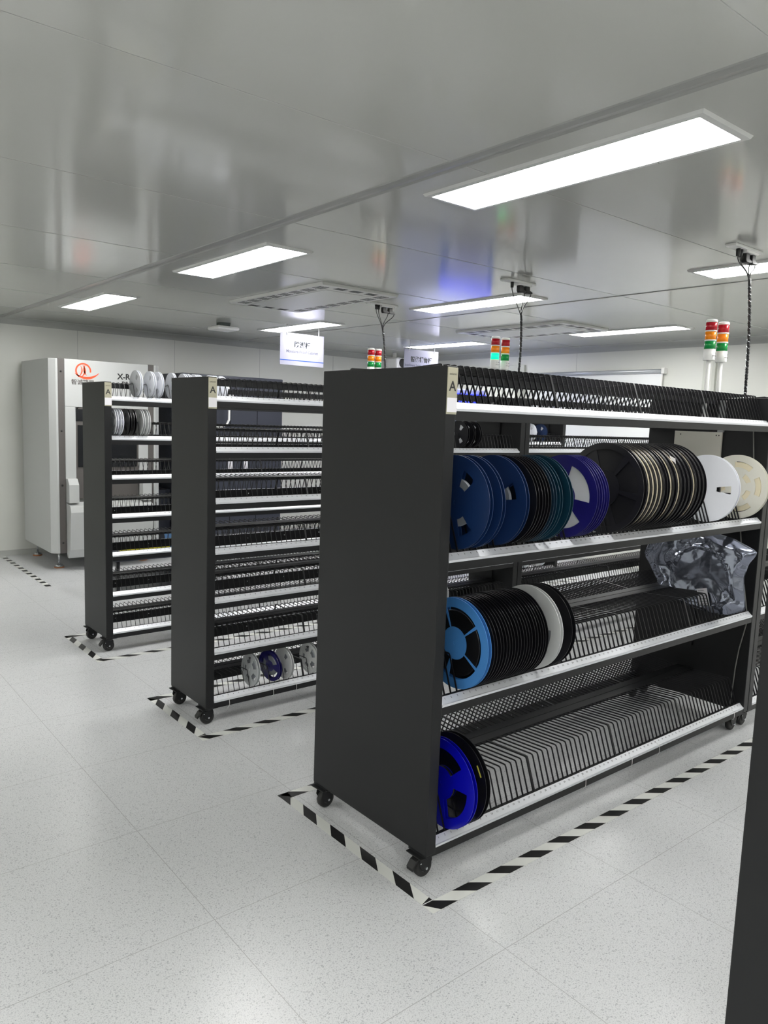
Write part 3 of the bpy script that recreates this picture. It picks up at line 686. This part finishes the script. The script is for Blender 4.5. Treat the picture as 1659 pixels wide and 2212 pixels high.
# ------------------------------------------------------------------ ceiling sockets and cable drops
M_PLUG = mat('black_plug', (.012, .012, .013, 1), .4)
def drop(sx, sy, jx, jy, jz, bx, by, bz, where, extra):
    t = thing('ceiling_socket', (sx, sy, ZC), 'white socket strip on the ceiling %s' % where, 'socket', 'ceiling sockets over the racks')
    b = MB(); b.box((-.145, -.030, -.014), (.145, .030, 0), M_WHITEP); b.box((-.02, -.025, -.026), (.11, .025, -.013), M_WHITEP); b.build('housing', t, .003)
    for i, dx in enumerate((.02, .085)):
        b = MB(); b.prism([(-.020, -.026), (.018, -.026), (.020, -.05), (.045, -.056), (.048, -.068), (.02, -.072), (-.012, -.072), (-.020, -.060)], -.015, .015, M_PLUG, lambda a, c, t_, dx=dx: (dx+a, t_, c)); b.build('plug', t, .004)
    b = MB(); b.lathe([(.012, -.013), (.010, -.05)], M_PLUG, lambda a, c, h: (-.06+a, c, h), 14)
    if extra: b.lathe([(.012, -.013), (.010, -.05)], M_PLUG, lambda a, c, h: (-.035+a, c, h), 14)
    b.build('cable_gland', t)
    # cables
    X0 = Vector((sx, sy, ZC)); J = Vector((jx, jy, jz)); B = Vector((bx, by, bz))
    c = thing('cable_drop', (jx, jy, jz), 'black sleeved cable bundle hanging %s' % where, 'cable', 'cable drops over the racks')
    def bez(a, b_, c_, d, n_=10):
        return [((1-u)**3*a+3*(1-u)**2*u*b_+3*(1-u)*u*u*c_+u**3*d) for u in [i/n_ for i in range(n_+1)]]
    starts = [Vector((-.06, 0, -.05)), Vector((.066, 0, -.064)), Vector((.131, 0, -.064))]+([Vector((-.035, 0, -.05))] if extra else [])
    for i, s_ in enumerate(starts):
        a = X0+s_; g = MB(); g.tube([q-J for q in bez(a, a+Vector((0, 0, -.05)), J+Vector(((a.x-J.x)*.12, 0, .06)), J+Vector(((i-1)*.003, 0, -.01)))], .0030, M_PLUG, 6); g.build('wire', c)
    g = MB(); pts = []; nn = 26; hel = []
    H_ = jz-bz
    for i in range(nn+1):
        u = i/nn; q = J.lerp(B, u)+Vector((.014*math.sin(u*5), 0, 0)); pts.append(q-J)
    g.tube(pts, .0075, M_PLUG, 10); g.build('sleeve', c)
    g = MB(); nn = 160
    for ph in (0, PI):
        pts = []
        for i in range(nn+1):
            u = i/nn; q = J.lerp(B, u)+Vector((.014*math.sin(u*5), 0, 0)); a = u*H_/.035*2*PI+ph
            pts.append(q-J+Vector((.0085*math.cos(a), .0085*math.sin(a), 0)))
        g.tube(pts[6:], .0010 if ph else .0016, M_STEEL if ph else M_PLUG, 5, smooth=False)
    g.build('spiral_wrap', c)
drop(3.955, 1.985, 4.19, 2.06, 2.446, 4.50, 2.16, 1.66, 'at the right edge, over the nearest rack', True)
drop(3.925, 3.47, 4.13, 3.61, 2.375, 4.235, 3.70, 1.66, 'over the lit tower light', False)
drop(3.985, 4.975, 4.10, 5.10, 2.385, 4.185, 5.12, 1.66, 'over the far pair of tower lights', True)

# ------------------------------------------------------------------ hanging signs
M_SIGN = mat('sign_white', rgb(172, 172, 192), .3); M_SBLUE = mat('sign_blue', rgb(40, 90, 190), .4); M_SGREY = mat('sign_text_grey', rgb(104, 106, 122), .5); M_SDK = mat('sign_text_dark', rgb(26, 32, 36), .5)
def sign(x, y, ztop, zh, wd, cn, en, label):
    t = thing('hanging_sign', (x, y, ztop-zh), label, 'sign', 'hanging area signs')
    b = MB(); b.box((0, 0, 0), (wd, .006, zh), M_SIGN); b.build('board', t, .001)
    b = MB()
    b.box((0, -.0008, zh*.14), (wd, .0004, zh*.165), M_SBLUE)
    stamp(b, text_mesh(cn, zh*.21, .0022), face_T((wd*.5, -.0008, zh*.64), (1, 0, 0), (0, 0, 1)), M_SDK)
    stamp(b, text_mesh(en, zh*.125, .0008), face_T((wd*.5, -.0008, zh*.43), (1, 0, 0), (0, 0, 1)), M_SGREY)
    b.build('lettering', t)
    for u in (.14, .87):
        g = MB(); g.tube([(wd*u, .003, zh-.03), (wd*u+.002, -.003, zh-.01), (wd*u, .0, ZC-(ztop-zh))], .0035, M_WHITEP, 6); g.build('hanging_cord', t)
sign(4.155, 6.83, 2.475, .325, .54, '防潮柜', 'Moisture-Proof Cabinet', 'white hanging sign with a blue line reading Moisture-Proof Cabinet')
sign(5.86, 6.87, 2.455, .325, .54, '智能锡膏柜', 'Intelligent Solder-Paste Cabinet', 'white hanging sign reading Intelligent Solder-Paste Cabinet, behind the near rack')

# access point below the ceiling
t = thing('access_point', (3.79, 7.36, ZC), 'small white rounded box mounted under the ceiling, left of the hanging signs', 'access point')
m_ = MB(); m_.box((-.055, -.05, -.035), (.055, .05, 0), mat('grey_bracket', rgb(120, 130, 128), .4)); m_.build('bracket', t, .003)
m_ = MB(); m_.box((-.125, -.125, -.075), (.125, .125, -.037), M_WHITEP); m_.build('housing', t, .017)
# surveillance camera
t = thing('security_camera', (6.9, 8.25, 2.35), 'white security camera with dark front, beyond the nearest end panel', 'security camera')
m_ = MB(); m_.box((-.10, -.13, -.02), (.10, .16, .13), M_WHITEP); m_.build('housing', t, .025)
m_ = MB(); m_.lathe([(.062, 0), (.060, -.012), (.02, -.014)], M_DARKINK, lambda a, b, h: (a-.0, -.13+h, .055+b), 24); m_.build('lens', t)
m_ = MB(); m_.tube([(0, .05, .12), (0, .05, .205)], .03, M_WHITEP, 14); m_.build('mount', t)

# ------------------------------------------------------------------ x-ray inspection machine
M_MW = noise_bump(mat('machine_white', rgb(186, 188, 187), .4), 40, .05, .001)
M_MG = mat('machine_grey', rgb(92, 88, 86), .4); M_MD = mat('machine_dark', (.01, .011, .013, 1), .2); M_OR = mat('logo_orange', rgb(232, 88, 50), .5); M_BSTICK = mat('blue_sticker', rgb(32, 92, 190), .4)
t = thing('xray_machine', (2.198, 7.86, 0), 'tall light grey x-ray inspection machine with an orange logo, at the far left', 'machine')
mx = MB(); D_, W_, z0, z1 = 1.02, 1.12, .175, 2.105
mx.box((.0, .05, z0), (W_, D_, z1), M_MW); mx.prism([(0, .05), (.055, .0), (.075, .0), (.075, .06), (0, .06)], z0, z1, M_MW, ID3); mx.prism([(W_, .05), (W_, .06), (W_-.075, .06), (W_-.075, 0), (W_-.055, 0)], z0, z1, M_MW, ID3)
mx.build('cabinet', t, .004)
for xs in (.0755, W_-.0755-.062):
    b = MB(); b.box((xs, .004, z0-.002), (xs+.062, .06, z1+.002), M_MG)
    for z in (.28, .86, 1.4, 1.98): b.lathe([(.010, 0), (.010, -.003)], M_DARKINK, lambda a, c, h, z=z, xs=xs: (xs+.03+a, .004+h, z+c), 10)
    b.build('corner_strip', t)
b = MB(); b.box((.1377, -.004, 1.64), (W_-.1377, .05, z1), M_MW); b.box((.1377, -.004, .90), (.24, .05, 1.64), M_MW); b.box((W_-.24, -.004, .90), (W_-.1377, .05, 1.64), M_MW); b.build('front_fascia', t, .004)
b = MB(); b.prism([(.24, .72), (W_-.24, .72), (W_-.24, 1.60), (W_-.28, 1.64), (.28, 1.64), (.24, 1.60)], .01, .055, M_MG, lambda a, c, q: (a, q, c))
b.box((.26, .002, 1.04), (W_-.26, .02, 1.46), M_MD); b.box((.24, .004, 1.50), (W_-.24, .02, 1.62), M_MD); b.build('inspection_door', t)
b = MB(); b.prism([(.0, .69), (.0, .93), (.05, .93), (.10, .87), (.10, .69)], .1377, .235, M_MW, lambda a, c, q: (q, -.004-a*0+(-.06+a*.6 if False else -a), c)); b.build('side_arm', t, .004)
b = MB(); b.prism([(.0, .69), (.0, .93), (.05, .93), (.10, .87), (.10, .69)], W_-.235, W_-.1377, M_MW, lambda a, c, q: (q, -.004-a, c)); b.build('side_arm', t, .004)
b = MB(); b.prism([(.0, z0), (.0, .69), (-.13, .66), (-.15, .60), (-.13, .40), (-.11, .22), (-.06, .13), (-.02, .13)], .1377, W_-.1377, M_MW, lambda a, c, q: (q, a, c)); b.build('lower_console', t, .005)
b = MB(); b.box((.142, -.112, .54), (.175, -.108, .62), M_BSTICK); b.box((.141, -.112, .53), (.1425, -.03, .62), M_BSTICK); b.build('sticker', t)['label'] = 'blue sticker'
b = MB(); b.box((.30, -.155, .60), (.36, -.135, .69), mat('yellow_button_box', rgb(226, 220, 30), .5)); b.build('emergency_stop_box', t)['label'] = 'yellow box'
for fx, fy in ((.11, .17), (.11, D_-.06), (W_-.13, .17), (W_-.13, D_-.06)):
    b = MB(); b.lathe([(.045, .0), (.05, .004), (.046, .012)], mat('rust_pad', rgb(186, 120, 76), .7), lambda a, c, h: (fx+a, fy+c, h), 20)
    b.lathe([(.046, .012), (.034, .03), (.012, .042)], M_STEEL, lambda a, c, h: (fx+a, fy+c, h), 20); b.lathe([(.009, .04), (.009, .18)], M_STEEL, lambda a, c, h: (fx+a, fy+c, h), 12); b.build('levelling_foot', t)
# logo
b = MB(); yl = -.0052; lc = Vector((.318, 1.998)); R_ = .078
def arcband(c_, r0, r1, a0, a1, n_=28, taper=False):
    vs = []; fs = []
    for i in range(n_+1):
        u = i/n_; a = math.radians(a0+(a1-a0)*u); wv = (1-abs(2*u-1)**1.5)*.9+.1 if taper else 1
        m0 = (r0+r1)/2; h_ = (r1-r0)/2*wv
        vs += [(c_.x+(m0-h_)*math.cos(a), yl, c_.y+(m0-h_)*math.sin(a)), (c_.x+(m0+h_)*math.cos(a), yl, c_.y+(m0+h_)*math.sin(a))]
        if i: fs.append((2*i-2, 2*i, 2*i+1, 2*i-1))
    b.add(vs, fs, M_OR)
arcband(lc, R_*.80, R_, -10, 235)
arcband(Vector((lc.x+.03, lc.y+.10)), .155, .182, 228, 318, taper=True)
arcband(Vector((lc.x-.055, lc.y+.005)), .062, .082, -62, 48, taper=True); arcband(Vector((lc.x-.085, lc.y+.005)), .066, .080, -55, 40, taper=True); arcband(Vector((lc.x+.085, lc.y+.015)), .070, .086, 140, 232, taper=True)
b.build('logo', t)['label'] = 'orange ring and flame logo'
b = MB()
stamp(b, text_mesh('智诚精展', .056, .001), face_T((lc.x-.005, yl, 1.882), (1, 0, 0), (0, 0, 1)), M_MG)
stamp(b, text_mesh('X-RAY', .080, .0024), face_T((.775, yl, 1.962), (1, 0, 0), (0, 0, 1)), M_DARKINK)
stamp(b, text_mesh('DS-3000', .052, .0016), face_T((.795, yl, 1.895), (1, 0, 0), (0, 0, 1)), M_DARKINK)
b.build('lettering', t)

# ------------------------------------------------------------------ dark machines behind the racks
M_NV = mat('machine_navy', rgb(52, 55, 66), .35); M_NV2 = mat('machine_navy_dark', (.010, .011, .014, 1), .25)
t = thing('dark_machine', (3.63, 8.02, 0), 'dark navy cabinet machine with a white tube handle behind the middle rack', 'machine')
b = MB(); b.box((0, 0, .12), (1.30, .85, 2.06), M_NV); b.build('cabinet', t, .01)
b = MB(); b.box((.10, -.008, 1.45), (.42, .01, 1.92), M_NV2); b.box((.16, -.010, 1.50), (.36, -.006, 1.80), mat('smoked_window', rgb(64, 66, 66), .15)); b.build('window', t)
b = MB(); b.box((.60, -.006, .2), (.604, .0, 2.0), M_NV2); b.box((.95, -.006, .2), (.954, .0, 2.0), M_NV2); b.build('door_gap', t)
b = MB(); b.tube([(.30, -.10, 1.965), (.44, -.10, 1.965), (.50, -.10, 1.945), (.53, -.10, 1.90), (.53, -.10, 1.56), (.50, -.10, 1.50), (.44, -.10, 1.48), (.30, -.10, 1.48)], .013, M_WHITEP, 10)
for z in (1.965, 1.48): b.tube([(.31, -.10, z), (.31, .0, z)], .010, M_WHITEP, 8)
b.build('handle', t)
for a_, b2_ in (((.57, -.008, 1.80), (.64, -.001, 1.90)), ((.575, -.008, .95), (.63, -.001, 1.28)), ((.78, -.008, .95), (.83, -.001, 1.28))):
    b = MB(); b.box(a_, b2_, M_STICK); b.build('sticker', t)
for fx in (.1, 1.2):
    for fy in (.1, .75):
        b = MB(); b.tube([(fx, fy, 0), (fx, fy, .13)], .03, M_STEEL, 12); b.build('foot', t)
t = thing('dry_cabinet', (3.385, 8.30, 0), 'low dark grey bench unit with a green lamp right of the x-ray machine', 'cabinet')
b = MB(); b.box((.02, 0, 0), (.235, .5, .74), M_NV); b.build('housing', t, .006)
b = MB(); b.box((.03, -.003, .70), (.08, .002, .712), M_TGL); b.build('indicator', t)
# pale blue solder paste cabinet, reflected in the ceiling
M_CB = mat('cabinet_pale_blue', rgb(176, 182, 224), .3); M_CBL = mat('cabinet_light_bar', rgb(40, 50, 255), .3, emit=(.03, .05, 1, 1), es=2.2)
t = thing('paste_cabinet', (6.08, 6.58, 0), 'tall pale blue cabinet with a glowing blue bar, behind the racks', 'cabinet')
b = MB(); b.box((0, 0, .08), (.88, .75, 2.02), M_CB); b.box((.03, .03, 0), (.85, .72, .08), M_NV2); b.build('housing', t, .01)
b = MB(); b.box((.01, -.012, 1.86), (.87, .0, 1.97), M_CBL); b.build('light_bar', t)
b = MB(); b.box((.30, -.010, 1.15), (.66, .0, 1.62), mat('screen_blue_grey', rgb(92, 94, 156), .2)); b.build('screen', t)
b = MB(); b.box((.0, -.010, .12), (.13, .0, 1.86), M_BSTICK); b.box((.80, -.010, .12), (.88, .0, 1.86), M_BSTICK); b.build('door_edge', t)
# bench with yellow and blue boxes behind the middle rack, only in glimpses
t = thing('storage_cart', (2.35, 6.55, 0), 'low dark cart with yellow lids behind the farthest left rack', 'cart')
b = MB(); b.box((0, 0, .30), (1.0, .45, .33), M_NV); b.box((0, 0, .08), (1.0, .45, .11), M_NV); b.build('shelf', t)
for fx in (.02, .95):
    for fy in (.02, .40): b = MB(); b.box((fx, fy, 0), (fx+.03, fy+.03, .33), M_NV2); b.build('leg', t)
for i, x in enumerate((2.50, 2.72)):
    b = MB(); b.box((x, 6.60, .331), (x+.16, 6.85, .40), mat('yellow_lid', rgb(214, 208, 60), .5)); o = b.build('yellow_box', bevel=.004); tag(o, 'flat yellow box on the low cart, %s' % ('left' if i == 0 else 'right'), 'box', 'yellow boxes on the cart')
for i, x in enumerate((2.95, 3.15)):
    b = MB(); b.box((x, 6.60, .331), (x+.16, 6.9, .50), mat('blue_box', rgb(70, 116, 176), .5)); o = b.build('blue_box', bevel=.004); tag(o, 'blue plastic box on the low cart, %s' % ('left' if i == 0 else 'right'), 'box', 'blue boxes on the cart')
# roller screen and whiteboard on the right wall
t = thing('whiteboard', (XW-.035, 4.60, 1.10), 'white board with a tubular top rail on the right wall', 'whiteboard')
b = MB(); b.box((.0, 0, -.10), (.030, 1.78, 1.13), mat('board_white', rgb(238, 240, 240), .2)); b.build('board', t, .003)
b = MB(); b.tube([(-.02, -.01, 1.150), (-.02, 1.80, 1.150)], .022, mat('rail_grey', rgb(186, 190, 196), .3, metal=.4), 14); b.build('top_rail', t)
b = MB(); b.box((-.03, -.05, 1.12), (.03, -.012, 1.185), M_WHITEP); b.box((-.01, -.018, -.08), (.006, .0, 1.14), M_WHITEP); b.build('end_bracket', t, .003)
